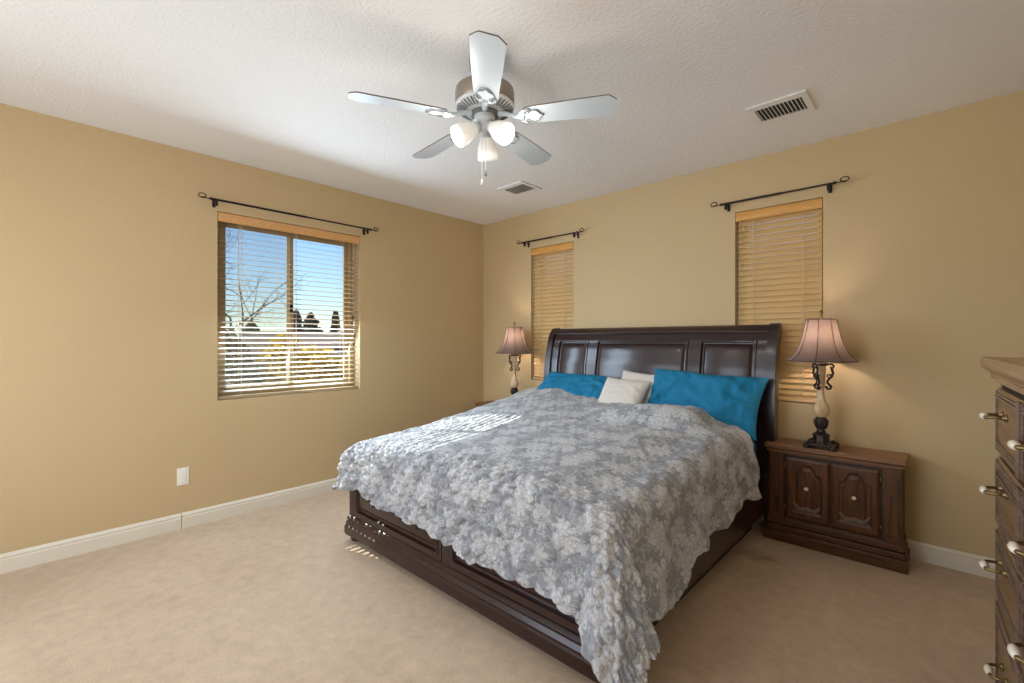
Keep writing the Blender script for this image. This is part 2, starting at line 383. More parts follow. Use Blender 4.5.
# ------------------------------------------------------------------ windows
def window(name, axis, lo, hi, z0, z1, slider):
    r = empty(name, kind='structure')
    P = (lambda l, d, z: (-d, l, z)) if axis == 'x' else (lambda l, d, z: (l, d, z))
    def bx(mb, l0, l1, d0, d1, a, b):
        p, q = P(l0, d0, a), P(l1, d1, b); mb.box(tuple(map(min, p, q)), tuple(map(max, p, q)))
    fw = .05
    f = MB()
    for a in ((lo, lo+fw, z0, z1), (hi-fw, hi, z0, z1), (lo+fw, hi-fw, z0, z0+fw), (lo+fw, hi-fw, z1-fw, z1)): bx(f, a[0], a[1], .10, .19, a[2], a[3])
    f.build('window_frame', M['vinyl'], r, bevel=.004)
    mid = (lo+hi)/2
    if slider:
        for k, (a, b, d) in enumerate(((lo+fw, mid+.02, .125), (mid-.02, hi-fw, .155))):
            s_ = MB(); sw = .035
            for q in ((a, a+sw, z0+fw, z1-fw), (b-sw, b, z0+fw, z1-fw), (a+sw, b-sw, z0+fw, z0+fw+sw), (a+sw, b-sw, z1-fw-sw, z1-fw)): bx(s_, q[0], q[1], d-.012, d+.012, q[2], q[3])
            so = s_.build('sash', M['vinyl'], r, bevel=.003)
            g = MB(); bx(g, a+sw-.005, b-sw+.005, d-.002, d+.002, z0+fw+sw-.005, z1-fw-sw+.005); g.build('glass_pane', M['glass'], so)
        sc = MB(); bx(sc, lo+fw, mid+.02, .182, .1825, z0+fw, z1-fw); sc.build('insect_screen', M['screen'], r)
        la = MB(); bx(la, mid-.012, mid+.012, .098, .113, 1.6, 1.68); la.build('latch', M['iron'], r)
    else:
        g = MB(); bx(g, lo+fw-.005, hi-fw+.005, .145, .15, z0+fw-.005, z1-fw+.005); g.build('glass_pane', M['glass'], r)
    return r
window('window_1', 'x', *W1, True)
window('window_2', 'y', *W2, False)
window('window_3', 'y', *W3, False)
r = empty('added_window', kind='structure')  # added window behind the camera, there to house the back fill lamp
f = MB()
for a in ((.5, .56, .4, 2.3), (3.04, 3.1, .4, 2.3), (.56, 3.04, .4, .46), (.56, 3.04, 2.24, 2.3), (1.77, 1.83, .46, 2.24)): f.box((a[0], YF-.19, a[2]), (a[1], YF-.1, a[3]))
f.build('window_frame', M['vinyl'], r, bevel=.004)

# ------------------------------------------------------------------ blinds
def blind(loc, rz, width, height, pitch, tilt, mats, label, ladders, group=None):
    """local: x along the window, -y into the room, z down from the top of the recess"""
    r = empty('wooden_blind', loc, rz, label=label, cat='blind', group=group)
    hw = width/2
    v = MB(); prof = [(-.004, -.002), (-.012, -.006), (-.016, -.03), (-.012, -.066), (-.004, -.074), (0, -.074), (0, -.002)]
    vs = [(-hw-.003, y, z) for y, z in prof]+[(hw+.003, y, z) for y, z in prof]; n = len(prof)
    v.add(vs, [(i, (i+1) % n, (i+1) % n+n, i+n) for i in range(n)]+[tuple(range(n)), tuple(range(2*n-1, n-1, -1))])
    v.build('valance', mats[1], r, bevel=.002)
    hr = MB(); hr.box((-hw+.004, .004, -.045), (hw-.004, .056, -.004)); hr.build('headrail', mats[0], r)
    s_ = MB(); cy = .03; c, s2 = math.cos(tilt), math.sin(tilt)
    z = -.088; zend = -height+.030
    while z > zend:
        T = Matrix.Translation((0, cy, z)) @ Matrix.Rotation(tilt, 4, 'X')
        s_.box((-hw+.006, -.0235 if tilt < .5 else -.025, -.001), (hw-.006, .0235 if tilt < .5 else .025, .001), T)
        z -= pitch
    s_.build('slats', mats[0], r)
    b = MB(); b.box((-hw+.006, cy-.025, -height+.006), (hw-.006, cy+.025, -height+.026)); b.build('bottom_rail', mats[0], r, bevel=.004)
    for lx in ladders:
        l = MB()
        for dy in (-.027, .027): l.tube([(lx, cy+dy, -.05), (lx, cy+dy, -height+.02)], .0011, 5)
        l.tube([(lx+.006, cy-.027, -.05), (lx+.006, cy-.027, -height+.02)], .0013, 5)
        l.build('ladder_cord', M['cord'], r)
    return r
b1 = blind((-.012, (W1[0]+W1[1])/2, W1[3]), PI/2, W1[1]-W1[0]-.012, W1[3]-W1[2], .0415, .21, (M['blind_pale'], M['blind_valance']),
      'open pale wooden blind in the wide window looking onto the garden', (-.42, .0, .42))
# cords with tassels of the wide blind
for (lx, z1) in ((-.44, -.85), (.515, -.75), (.53, -.92), (.522, -1.0)):
    t_ = MB(); t_.tube([(lx, -.006, -.07), (lx, -.006, z1)], .0012, 5); o = t_.build('pull_cord', M['cord'], b1)
    t_ = MB(); t_.lathe([(.002, 0), (.006, -.006), (.006, -.028), (.002, -.032)], (lx, -.006, z1), 10); t_.build('tassel', M['iron'] if lx > 0 else M['cord'], o, smooth=True)
def narrow(W, label):
    b = blind(((W[0]+W[1])/2, .012, W[3]), 0, W[1]-W[0]-.012, W[3]-W[2], .0425, 1.08, (M['blind_honey'], M['valance_honey']), label, (-.165, .16), 'closed honey wood blinds either side of the bed')
    for (lx, z1) in ((-.225, -.12), (-.25, -.98)):
        t_ = MB(); t_.tube([(lx, -.006, -.07), (lx, -.006, z1)], .0012, 5); o = t_.build('pull_cord', M['cord'], b)
        t_ = MB(); t_.lathe([(.002, 0), (.006, -.006), (.006, -.028), (.002, -.032)], (lx, -.006, z1), 10); t_.build('tassel', M['cord'], o, smooth=True)
    return b
narrow(W2, 'closed honey wood blind in the narrow window nearest the room corner')
narrow(W3, 'closed honey wood blind in the narrow window behind the lamp right of the bed')

# ------------------------------------------------------------------ curtain rods
def curtain_rod(loc, rz, L, label):
    """local: centred, x along the wall, -y into the room"""
    r = empty('curtain_rod', loc, rz, label=label, cat='curtain rod', group='bare black iron curtain rods above the windows')
    h = L/2
    m = MB(); m.tube([(-h, -.07, 0), (.05, -.07, 0)], .0085, 10); m.tube([(.0, -.07, 0), (h, -.07, 0)], .0065, 10); m.build('rod', M['iron'], r, auto=50)
    for s_ in (-1, 1):
        f = MB(); pts = [(s_*(h-.005), -.07, 0), (s_*(h+.02), -.07, -.001)]
        for k in range(0, 21):
            a = -PI/2-.5+ (2*PI+.9)*k/20; rr = .019*(1-.35*max(0, k-14)/6)
            pts.append((s_*(h+.054-rr*math.cos(a+PI)*1.25), -.07, .012+rr*math.sin(a)*.85))
        f.tube(pts, .0036, 8); f.lathe([(.004, -.008), (.011, -.004), (.011, .004), (.004, .008)], (s_*(h-.0), -.07, 0), 12, Matrix.Rotation(PI/2, 4, 'Y'))
        f.build('finial', M['iron'], r, smooth=True)
        b = MB(); bxp = s_*(h-.035)
        b.tube([(bxp, -.004, -.012), (bxp, -.05, -.012), (bxp, -.066, -.014), (bxp, -.082, -.004), (bxp, -.082, .004)], .0055, 8)
        b.box((bxp-.011, -.005, -.045), (bxp+.011, -.0005, .012)); b.box((bxp-.008, -.082, -.045), (bxp+.008, -.062, -.008))
        b.build('bracket', M['iron'], r, bevel=.002)
    return r
curtain_rod((0, -2.178, 2.403), PI/2, 1.30, 'bare black iron curtain rod above the wide window')
curtain_rod((1.045, 0, 2.415), 0, .72, 'bare black iron curtain rod above the narrow window nearest the corner')
curtain_rod((3.12, 0, 2.411), 0, .73, 'bare black iron curtain rod above the narrow window behind the lamp')

# ------------------------------------------------------------------ outlet and vents
o = empty('wall_outlet', (0, -2.985, .376), PI/2, label='white wall outlet plate on the long tan wall near the baseboard seam', cat='outlet')
MB().box((-.036, -.006, -.062), (.036, -.0004, .062)).build('cover_plate', M['plate'], o, bevel=.003)
m = MB()
for z in (-.026, .026): m.box((-.017, -.012, z-.019), (.017, -.006, z+.019))
m.build('plug_cover', M['plate'], o, bevel=.006)
def vent(x, y, w_, d_, label):
    r = empty('ceiling_vent', (x, y, H), 0, label=label, cat='air vent', group='white ceiling vents near the headboard wall')
    b = MB(); b.box((-w_/2+.03, -d_/2+.05, -.004), (w_/2-.03, d_/2-.05, -.0005)); b.build('duct_shade_plate', M['duct_shade'], r)  # no hole in the ceiling: dark plate carries the shade of the duct
    f = MB(); iw, idp = w_/2-.034, d_/2-.058
    for a in ((-w_/2, -d_/2, w_/2, -idp), (-w_/2, idp, w_/2, d_/2), (-w_/2, -idp, -iw, idp), (iw, -idp, w_/2, idp)):
        f.box((a[0], a[1], -.012), (a[2], a[3], -.0005))
    f.build('vent_frame', M['vent'], r, bevel=.003)
    l = MB(); n = 12
    for k in range(n):
        cx = -iw+(k+.5)*2*iw/n; l.box((-.0055, -idp, -.0008), (.0055, idp, .0008), Matrix.Translation((cx, 0, -.011)) @ Matrix.Rotation(.85, 4, 'Y'))
    l.build('louvres', M['vent'], r)
vent(3.306, -.694, .31, .295, 'larger looking white ceiling vent right of the fan, nearer the camera')
vent(1.204, -.690, .30, .285, 'white ceiling vent close to the room corner beyond the fan')

# ------------------------------------------------------------------ ceiling fan
FX, FY = 2.365, -2.23
fan = empty('ceiling_fan', (FX, FY, H), 0, label='white five blade ceiling fan with three lit frosted glass shades', cat='ceiling fan')
MB().lathe([(.075, 0), (.078, -.01), (.075, -.05), (.055, -.075), (.045, -.16)], n=40).build('canopy', M['fan_brown'], fan, auto=40)
MB().lathe([(.05, -.135), (.125, -.145), (.142, -.158), (.145, -.175), (.145, -.225), (.14, -.232), (.05, -.232)], n=56).build('motor_housing', M['fan_brown'], fan, auto=40)
vc = MB().lathe([(.06, -.2315), (.143, -.2325), (.146, -.238), (.142, -.246), (.09, -.268), (.075, -.27), (.05, -.27)], n=56).build('vent_ring', M['fan_white'], fan, auto=30)
sl = MB()
for k in range(40):
    a = 2*PI*k/40; T = Matrix.Rotation(a, 4, 'Z') @ Matrix.Translation((.117, 0, -.2578)) @ Matrix.Rotation(-.40, 4, 'Y')
    sl.box((-.022, -.0035, -.002), (.022, .0035, .002), T)
sl.build('cooling_slots', M['slot'], vc)
MB().lathe([(.06, -.262), (.072, -.268), (.072, -.278), (.06, -.284), (.04, -.284)], n=40).build('flywheel', M['slot'], fan, auto=30)
MB().lathe([(.05, -.27), (.052, -.275), (.052, -.305), (.046, -.315), (.034, -.322), (.03, -.335), (.034, -.343), (.032, -.356), (.012, -.366), (.006, -.376)], n=36).build('light_fitter', M['fan_white'], fan, auto=30)
ZB = -.300
for ang in (-116.3, -42.5, 30.0, 102.0, 173.8):
    a = math.radians(ang); Rm = Matrix.Rotation(a, 4, 'Z'); Rp = Rm @ Matrix.Translation((0, 0, ZB)) @ Matrix.Rotation(math.radians(-12), 4, 'X')
    # blade outline (r, t)
    half = [(.195, .040), (.205, .050), (.24, .056), (.45, .066), (.598, .070), (.626, .044), (.633, .034)]
    pl = [(r_, t_) for r_, t_ in half]+[(r_, -t_) for r_, t_ in reversed(half)]
    b = MB(); n = len(pl)
    vs = [Rp @ Vector((x, y, 0)) for x, y in pl]+[Rp @ Vector((x, y, .006)) for x, y in pl]
    b.cur = 0; b.add(vs, []); b.f.append(tuple(reversed(range(n)))); b.mi.append(0)
    b.f.append(tuple(range(n, 2*n))); b.mi.append(1)
    for i in range(n): b.f.append((i, (i+1) % n, (i+1) % n+n, i+n)); b.mi.append(1)
    bl = b.build('blade', [M['fan_blade'], M['fan_edge']], fan, fix=True)
    # arm: neck and a scrolled plate beneath the blade
    ar = MB()
    nk = [Rm @ Vector((.07, 0, -.275)), Rm @ Vector((.11, 0, -.283)), Rm @ Vector((.15, 0, -.300)), Rp @ Vector((.20, 0, -.008))]
    ar.tube(nk, [.016, .012, .011, .013], 10)
    out_ = [(.15, .010), (.17, .018), (.185, .040), (.20, .052), (.225, .050), (.235, .036), (.25, .040), (.268, .030), (.272, .014), (.292, .0)]
    pl = out_+[(x, -y) for x, y in reversed(out_[:-1])]; n = len(pl)
    vs = [Rp @ Vector((x, y, -.007)) for x, y in pl]+[Rp @ Vector((x, y, -.001)) for x, y in pl]
    ar.add(vs, [tuple(reversed(range(n))), tuple(range(n, 2*n))]+[(i, (i+1) % n, (i+1) % n+n, i+n) for i in range(n)])
    ar.build('blade_arm', M['fan_blade'], bl, bevel=.0015)
    sc = MB()
    sc.tube([Rp @ Vector((x, y, -.0085)) for x, y in out_[2:]+[(x, -y) for x, y in reversed(out_[2:-1])]], .0022, 6)
    for s_ in (-1, 1):
        pts = []
        for k in range(16):
            q = k/15; th = q*1.6*2*PI; rr = .016*(1-.7*q)
            pts.append(Rp @ Vector((.215+rr*math.cos(th), s_*(.028+rr*math.sin(th)), -.0085)))
        sc.tube(pts, .0018, 6)
    sc.build('scrollwork', M['slot'], bl, smooth=True)
fwd = Vector((-.68223, .73113, 0)); 
for da in (47, -60, 172):
    d = Matrix.Rotation(math.radians(da), 3, 'Z') @ (-fwd)
    tilt = 56 if da != 172 else 26
    ax = (d*math.sin(math.radians(tilt))+Vector((0, 0, -1))*math.cos(math.radians(tilt))).normalized()
    Rq = ax.to_track_quat('Z', 'Y').to_matrix().to_4x4()
    st = d*.02+Vector((0, 0, -.330)); nk = st+ax*.034
    g = MB(); g.tube([st-d*.01, st+ax*.02, nk], .011, 10); g.lathe([(.012, -.02), (.026, -.012), (.027, .01), (.02, .012)], nk, 20, Rq); arm = g.build('lamp_arm', M['fan_white'], fan, smooth=True)
    outp = [(.022, -.002), (.026, .006), (.034, .026), (.044, .052), (.050, .080), (.0525, .100), (.052, .116)]
    prof = outp+[(r_-.003, z) for r_, z in reversed(outp)]
    sh = MB().lathe(prof, nk, 36, Rq, cap=False).build('lamp_shade', M['lit_glass'], arm, smooth=True)
    bb = MB().lathe([(.010, .008), (.012, .025), (.024, .045), (.030, .065), (.026, .085), (.012, .098), (.0, .1)], nk, 20, Rq).build('bulb', M['bulb'], arm, smooth=True)
    lo = light('fan_light', 'POINT', (0, 0, 0), 1.9, (1, .95, .88), shadow_soft_size=.035)
    lo.location = Vector((FX, FY, H))+nk+ax*.15
for (dx, zt) in ((.006, -.555), (-.012, -.60)):
    p0 = Vector((.73*dx, .68*dx, 0))-fwd*.03
    c = MB(); c.tube([p0+Vector((0, 0, -.33)), p0+Vector((0, 0, zt))], .0012, 6); ch = c.build('pull_chain', M['fan_white'], fan)
    MB().lathe([(.002, 0), (.006, -.012), (.0075, -.024), (.004, -.032), (.0, -.034)], p0+Vector((0, 0, zt)), 12).build('chain_fob', M['fan_white'] if dx < 0 else M['slot'], ch, smooth=True)

# ------------------------------------------------------------------ bed
BX0, BX1, BYF = 1.05, 3.125, -2.25
bed = empty('bed', (2.09, -1.15, 0), 0, label='dark espresso wood storage bed with tall curved panelled headboard', cat='bed')
def bp(mb, name, mat, **kw):
    o = mb.build(name, mat, bed, **kw); o.matrix_parent_inverse = Matrix.Translation((-2.09, 1.15, 0))
    if name.startswith('headboard'): o.scale = (1, 1, .992)
    return o
def sleigh(z):
    # y of the front face of the headboard against height
    pts = ((0, -.205), (.5, -.205), (.8, -.203), (1.0, -.196), (1.15, -.180), (1.27, -.157), (1.36, -.132), (1.44, -.100), (1.49, -.09))
    for (a, va), (b, vb) in zip(pts, pts[1:]):
        if z <= b: return va+(vb-va)*sm(a, b, z)*.5+(vb-va)*(z-a)/(b-a)*.5
    return pts[-1][1]
pans = ((1.235, 1.585), (1.675, 2.53), (2.62, 3.03))
xs = [1.16]; 
for a, b in pans: xs += panel_breaks(a, b)
xs += [3.10]
PT = 1.37
zs = steps([.35, .6, .8, .9], 3)[:-1]+steps([.9, 1.0, 1.1, 1.2, 1.29], 3)+[PT-o for o in reversed(OFFS)]+[1.40, 1.405, 1.43, 1.435]
zs = sorted(set(zs))
def hb(x, z):
    h = 0
    for a, b in pans:
        if a <= x <= b: h = max(-1, panel_relief(min(x-a, b-x, PT-z))) if z < PT else 0
    return (x, sleigh(z)-h*1.25, z)
mb = MB().relief(xs, zs, hb, .03)
bp(mb, 'headboard_panel', M['espresso'], auto=35)
cap = MB(); pr = [(-.10, 1.425), (-.121, 1.430), (-.122, 1.438), (-.110, 1.444), (-.098, 1.460), (-.080, 1.476), (-.056, 1.485), (-.040, 1.486), (-.024, 1.478), (-.012, 1.455), (-.014, 1.43), (-.03, 1.41), (-.055, 1.408)]
n = len(pr); cap.add([(1.16, y, z) for y, z in pr]+[(3.10, y, z) for y, z in pr], [(i, (i+1) % n, (i+1) % n+n, i+n) for i in range(n)]+[tuple(range(n)), tuple(range(2*n-1, n-1, -1))])
bp(cap, 'headboard_cap_rail', M['espresso'], bevel=.003)
for x0, x1 in ((1.10, 1.165), (3.095, 3.16)):
    poly = []
    for z in np.linspace(0, 1.43, 26): poly.append((sleigh(z)-.018, z))
    poly += [(-.104, 1.452), (-.088, 1.472), (-.068, 1.488), (-.044, 1.494), (-.022, 1.488), (-.008, 1.470), (-.004, 1.447), (-.010, 1.424), (-.024, 1.408), (-.032, 1.38)]
    for z in np.linspace(1.33, 0, 24): poly.append((min(-.006, sleigh(z)+.085), z))
    p = MB(); n = len(poly); p.add([(x0, y, z) for y, z in poly]+[(x1, y, z) for y, z in poly], [(i, (i+1) % n, (i+1) % n+n, i+n) for i in range(n)])
    # caps as quads between front and back chains
    p.add([(x0, y, z) for y, z in poly]+[(x1, y, z) for y, z in poly], [tuple(range(n)), tuple(range(2*n-1, n-1, -1))])
    p2 = p; bp(p2, 'headboard_post', M['espresso_z'], bevel=.004)
# footboard: frame with two wide drawers
fb = MB(); fb.box((BX0+.03, BYF+.012, .165), (BX1-.03, BYF+.05, .47)); bp(fb, 'footboard', M['espresso'])
for s_ in (0, 1):
    x = BX0+.0 if s_ == 0 else BX1-.055
    bp(MB().box((x, BYF-.004, .165), (x+.055, BYF+.065, .47)), 'footboard_post', M['espresso_z'], bevel=.004)
bp(MB().box((2.055, BYF-.002, .165), (2.11, BYF+.03, .47)), 'footboard_divider', M['espresso_z'], bevel=.004)
for a, b in ((BX0+.058, 2.052), (2.113, BX1-.058)):
    lo_, hi_ = .172, .465
    xs = [a]+panel_breaks(a+.028, b-.028)+[b]; zs = [lo_]+panel_breaks(lo_+.028, hi_-.028)+[hi_]
    fn = lambda x, z: (x, BYF-.003-1.2*panel_relief(min(x-a-.028, b-.028-x, z-lo_-.028, hi_-.028-z)), z)
    d = bp(MB().relief(xs, zs, fn, .022), 'drawer', M['espresso'], auto=30)
    w_ = b-a
    for q in (.27, .80):
        k = MB(); cx = a+w_*q
        k.lathe([(.0, -.002), (.026, -.002), (.028, .004), (.02, .007), (.013, .010), (.0, .012)], (cx, BYF-.0, .322), 20, Matrix.Rotation(PI/2, 4, 'X'))
        k.tube([(cx-.018, BYF-.008, .322), (cx-.020, BYF-.018, .308), (cx, BYF-.022, .296), (cx+.020, BYF-.018, .308), (cx+.018, BYF-.008, .322)], .003, 8)
        ko = k.build('drawer_pull', M['bronze'], d, smooth=True)
# base moulding swept round the foot and along both sides
prof = [(.0, .04), (.026, .04), (.030, .052), (.030, .098), (.022, .106), (.024, .118), (.012, .136), (.016, .150), (.008, .160), (.0, .166)]
mb = MB(); n = len(prof)
ring = []
for (cx, cy, dx, dy) in ((BX0, -2.06, -1, 0), (BX0, BYF, -1, -1), (BX1, BYF, 1, -1), (BX1, -2.06, 1, 0)):
    ring.append([(cx+dx*d*.6, cy+dy*d, z) for d, z in prof])
vs = [p for r_ in ring for p in r_]
fs = []
for i in range(3):
    for k in range(n): fs.append((i*n+k, i*n+(k+1) % n, (i+1)*n+(k+1) % n, (i+1)*n+k))
fs += [tuple(range(n)), tuple(range(4*n-1, 3*n-1, -1))]
mb.add(vs, fs); mb.box((BX0+.001, BYF+.002, .042), (BX1-.001, BYF+.07, .165))
bp(mb, 'base_moulding', M['espresso'], auto=30)
for cx in (BX0+.05, BX1-.05):
    bp(MB().lathe([(.0, .0), (.03, .0), (.043, .008), (.047, .02), (.043, .033), (.026, .042), (.03, .05), (.0, .05)], (cx, BYF+.032, 0), 28), 'bun_foot', M['espresso'], auto=60)
for s_ in (0, 1):
    x = (BX0, BX0+.03) if s_ == 0 else (BX1-.05, BX1-.02)
    bp(MB().box((x[0], BYF+.06, .15), (x[1], -.19, .42)), 'side_rail', M['espresso'], bevel=.004)
    x = (1.14, 1.16) if s_ == 0 else (2.99, 3.01)
    bp(MB().box((x[0], BYF+.08, .0), (x[1], -.19, .15)), 'plinth', M['espresso'])
bp(MB().box((1.09, BYF+.06, .28), (3.07, -.20, .31)), 'slat_deck', M['espresso'])

# mattress with teal fitted sheet
mt = MB().box((1.115, -2.13, .312), (3.055, -.21, .66)).build('mattress', M['teal_dark'], bevel=.05, seg=5)
tag(mt, 'thick mattress in a teal fitted sheet under the quilt', 'mattress')
# teal flat sheet peeking out beside the quilt at the head
def waves(seed, n=10, kmin=3, kmax=12):
    r_ = np.random.default_rng(seed); a = r_.uniform(0, 2*PI, n); k = r_.uniform(kmin, kmax, n); ph = r_.uniform(0, 2*PI, n)
    kx, ky = k*np.cos(a), k*np.sin(a); A = 1/np.sqrt(n)
    def f(x, y):
        s_ = 0
        for i in range(n): s_ = s_+A*np.sin(kx[i]*x+ky[i]*y+ph[i])
        return s_
    return f
nA, nB, nC = waves(1, 8, 2, 6), waves(2, 12, 12, 40), waves(5, 14, 60, 160)
CX0, CX1, CYF = 1.11, 2.985, -2.145
def smv(a, b, x):
    t = np.clip((np.asarray(x)-a)/(b-a), 0, 1); return t*t*(3-2*t)
def ztop(x, y):
    z = np.interp(y, [-2.2, -2.0, -1.7, -1.3, -.9, -.55, -.3], [.700, .722, .745, .782, .828, .875, .895])
    edge = np.minimum(smv(0, .35, x-CX0), smv(0, .32, CX1-x))
    z = z-.035*(1-edge)
    z = z+.035*smv(2.75, 2.45, x)*0
    # raised fold running in from the right near the head
    z = z+.060*np.exp(-((y+.80-.10*(x-2.6))/.10)**2)*smv(2.0, 2.45, x)*smv(3.0, 2.8, x)
    z = z-.045*np.exp(-((y+.99-.05*(x-2.5))/.07)**2)*smv(1.9, 2.3, x)*smv(2.95, 2.7, x)
    # under it lies the left pillow
    z = z+.03*smv(1.9, 1.5, x)*smv(-.75, -.4, y)
    z = z-.075*smv(2.72, 3.0, x)*smv(-.95, -.55, y)
    return z+.010*nA(x, y)
def quilt_surface(s_, t_):
    x = np.clip(s_, CX0, CX1); y = np.maximum(t_, CYF)
    ds, dt = s_-x, t_-y
    L = np.hypot(ds, dt)+1e-9; nx, ny = ds/L, dt/L
    L = np.where(s_ < 2, (np.abs(ds)**5+np.abs(dt)**5)**.2+1e-9, L)
    corner = (2*np.abs(nx*ny))            # 1 on the diagonal of a corner
    R = .13
    a = np.clip(L/R, 0, PI/2)
    h = R*np.sin(a); v = R*(1-np.cos(a)); rest = np.maximum(L-R*PI/2, 0)
    fold = .018*np.sin(11*(s_+t_*1.3)+2*nA(s_, t_))+.012*np.sin(23*(s_-t_)+1)
    flare = .16+np.where(s_ < 2, .04, .34)*corner
    h = h+rest*flare+fold*smv(.05, .35, L)
    left = smv(.3, 1, corner)*(s_ < 2)
    h = h+left*.04*smv(0, .25, L)
    # fall of the corner: two folds, a tail that turns back along the side
    ang = np.arctan2(-dt, np.abs(ds))
    h = h+np.where(corner > 0, .030*(.8+np.sin(ang*7+.5))*smv(0, .3, corner)*smv(.12, .5, L), 0)*(s_ > 2)
    v = v+rest*.985
    return np.stack([x+nx*h, y+ny*h, ztop(x, y)-v], -1)
hem_s = [.7, 1.077, 1.25, 1.504, 1.789, 2.012, 2.33, 2.541, 2.693, 2.881, 2.983, 3.05, 3.5]
hem_z = [.375, .370, .383, .369, .344, .332, .315, .327, .300, .322, .29, .27, .24]
def quilt():
    NU, NV = 600, 560
    aL, aR = .36, .50
    su = np.linspace(CX0-aL, CX1+aR, NU)
    hz = np.interp(su, hem_s, hem_z)
    xcl = np.clip(su, CX0, CX1)
    zt = ztop(xcl, np.full_like(su, CYF))
    # arc length that makes the hem fall at hz
    R = .13; b = R*PI/2+(zt-hz-R)/.985
    b = np.where(su > CX1, np.interp(su, [CX1, CX1+aR], [b[np.argmin(abs(su-CX1))], .50]), b)
    b = b+.010*np.abs(np.sin(su*PI/.11))
    yh = np.interp(su, [.7, 1.5, 1.75, 2.0, 2.6, 2.85, 3.05, 3.5], [-.27, -.31, -.42, -.57, -.55, -.50, -.52, -.60])
    v = np.linspace(0, 1, NV)
    Sg = np.repeat(su[None, :], NV, 0)
    Tg = yh[None, :]+(CYF-b[None, :]-yh[None, :])*v[:, None]
    # right hem length varies along the side
    ext = np.interp(Tg, [-2.7, -2.2, -2.05, -1.8, -1.72, -1.6, -1.35, -.6, -.3], [1.0, 1.0, 1.02, 1.16, 1.0, .90, .92, .95, .93])
    ext = ext+.02*np.abs(np.sin(Tg*PI/.13))
    Sg = np.where(Sg > CX1, CX1+(Sg-CX1)*ext, Sg)
    P = quilt_surface(Sg, Tg)
    e = .004
    dS = quilt_surface(Sg+e, Tg)-quilt_surface(Sg-e, Tg); dT = quilt_surface(Sg, Tg+e)-quilt_surface(Sg, Tg-e)
    Nn = np.cross(dS, dT); Nn /= (np.linalg.norm(Nn, axis=-1, keepdims=True)+1e-9)
    # scalloped puffs
    p = .078; q = p*.78
    wx = Sg+.006*nB(Sg, Tg); wy = Tg+.006*nB(Tg+5, Sg)
    best = np.full(Sg.shape, 9.0); dyn = np.zeros(Sg.shape)
    for off in (0, 1):
        cy_ = (np.round((wy/q-off)/2)*2+off)
        cx_ = np.round(wx/p-off*.5)+off*.5
        d = np.hypot(wx-cx_*p, (wy-cy_*q)); dyn = np.where(d < best, (cy_*q-wy)/p, dyn); best = np.minimum(best, d)
    puff = np.clip(1-(best/(p*.585))**2, 0, 1)**.5*(1+1.0*dyn*smv(-1.9, -2.3, Tg))
    flat = smv(2.3, 3.1, Sg)
    edgey = -2.02-.16*smv(2.0, 1.6, Sg)
    amp = .0045+.023*smv(edgey, edgey-.24, Tg)*(1-.45*flat)+.004*smv(CX1-.2, CX1+.1, Sg)
    disp = amp*(puff-.5)+(.0016+.0022*smv(-2.0, -2.3, Tg))*nC(Sg*.7, Tg*1.6)+.0022*nB(Sg*.9, Tg*.9)
    disp = disp+.006*np.sin(60*(Sg*.9+Tg*.35)+2.5*nA(Sg*2, Tg*2))*smv(CX1-.1, CX1+.2, Sg)*.6
    P = P+Nn*disp[..., None]
    # keep it clear of the carpet
    P[..., 2] = np.maximum(P[..., 2], .03+.004*np.abs(nC(Sg, Tg)))
    me = bpy.data.meshes.new('quilt'); idx = np.arange(NU*NV).reshape(NV, NU)
    f = np.stack([idx[:-1, :-1], idx[1:, :-1], idx[1:, 1:], idx[:-1, 1:]], -1).reshape(-1, 4)
    me.from_pydata(P.reshape(-1, 3).tolist(), [], f.tolist())
    uv = me.uv_layers.new(name='UVMap'); li = np.empty(len(me.loops), dtype=np.int32); me.loops.foreach_get('vertex_index', li)
    U = np.stack([Sg.ravel(), Tg.ravel()], -1)[li]; uv.data.foreach_set('uv', U.astype(np.float32).ravel())
    me.materials.append(M['quilt']); me.polygons.foreach_set('use_smooth', [True]*len(me.polygons))
    o = bpy.data.objects.new('quilt', me); COL.objects.link(o)
    md = o.modifiers.new('thick', 'SOLIDIFY'); md.thickness = .010; md.offset = -1
    return tag(o, 'puffy scalloped grey and off white floral quilt draped over the bed', 'quilt')
quilt()

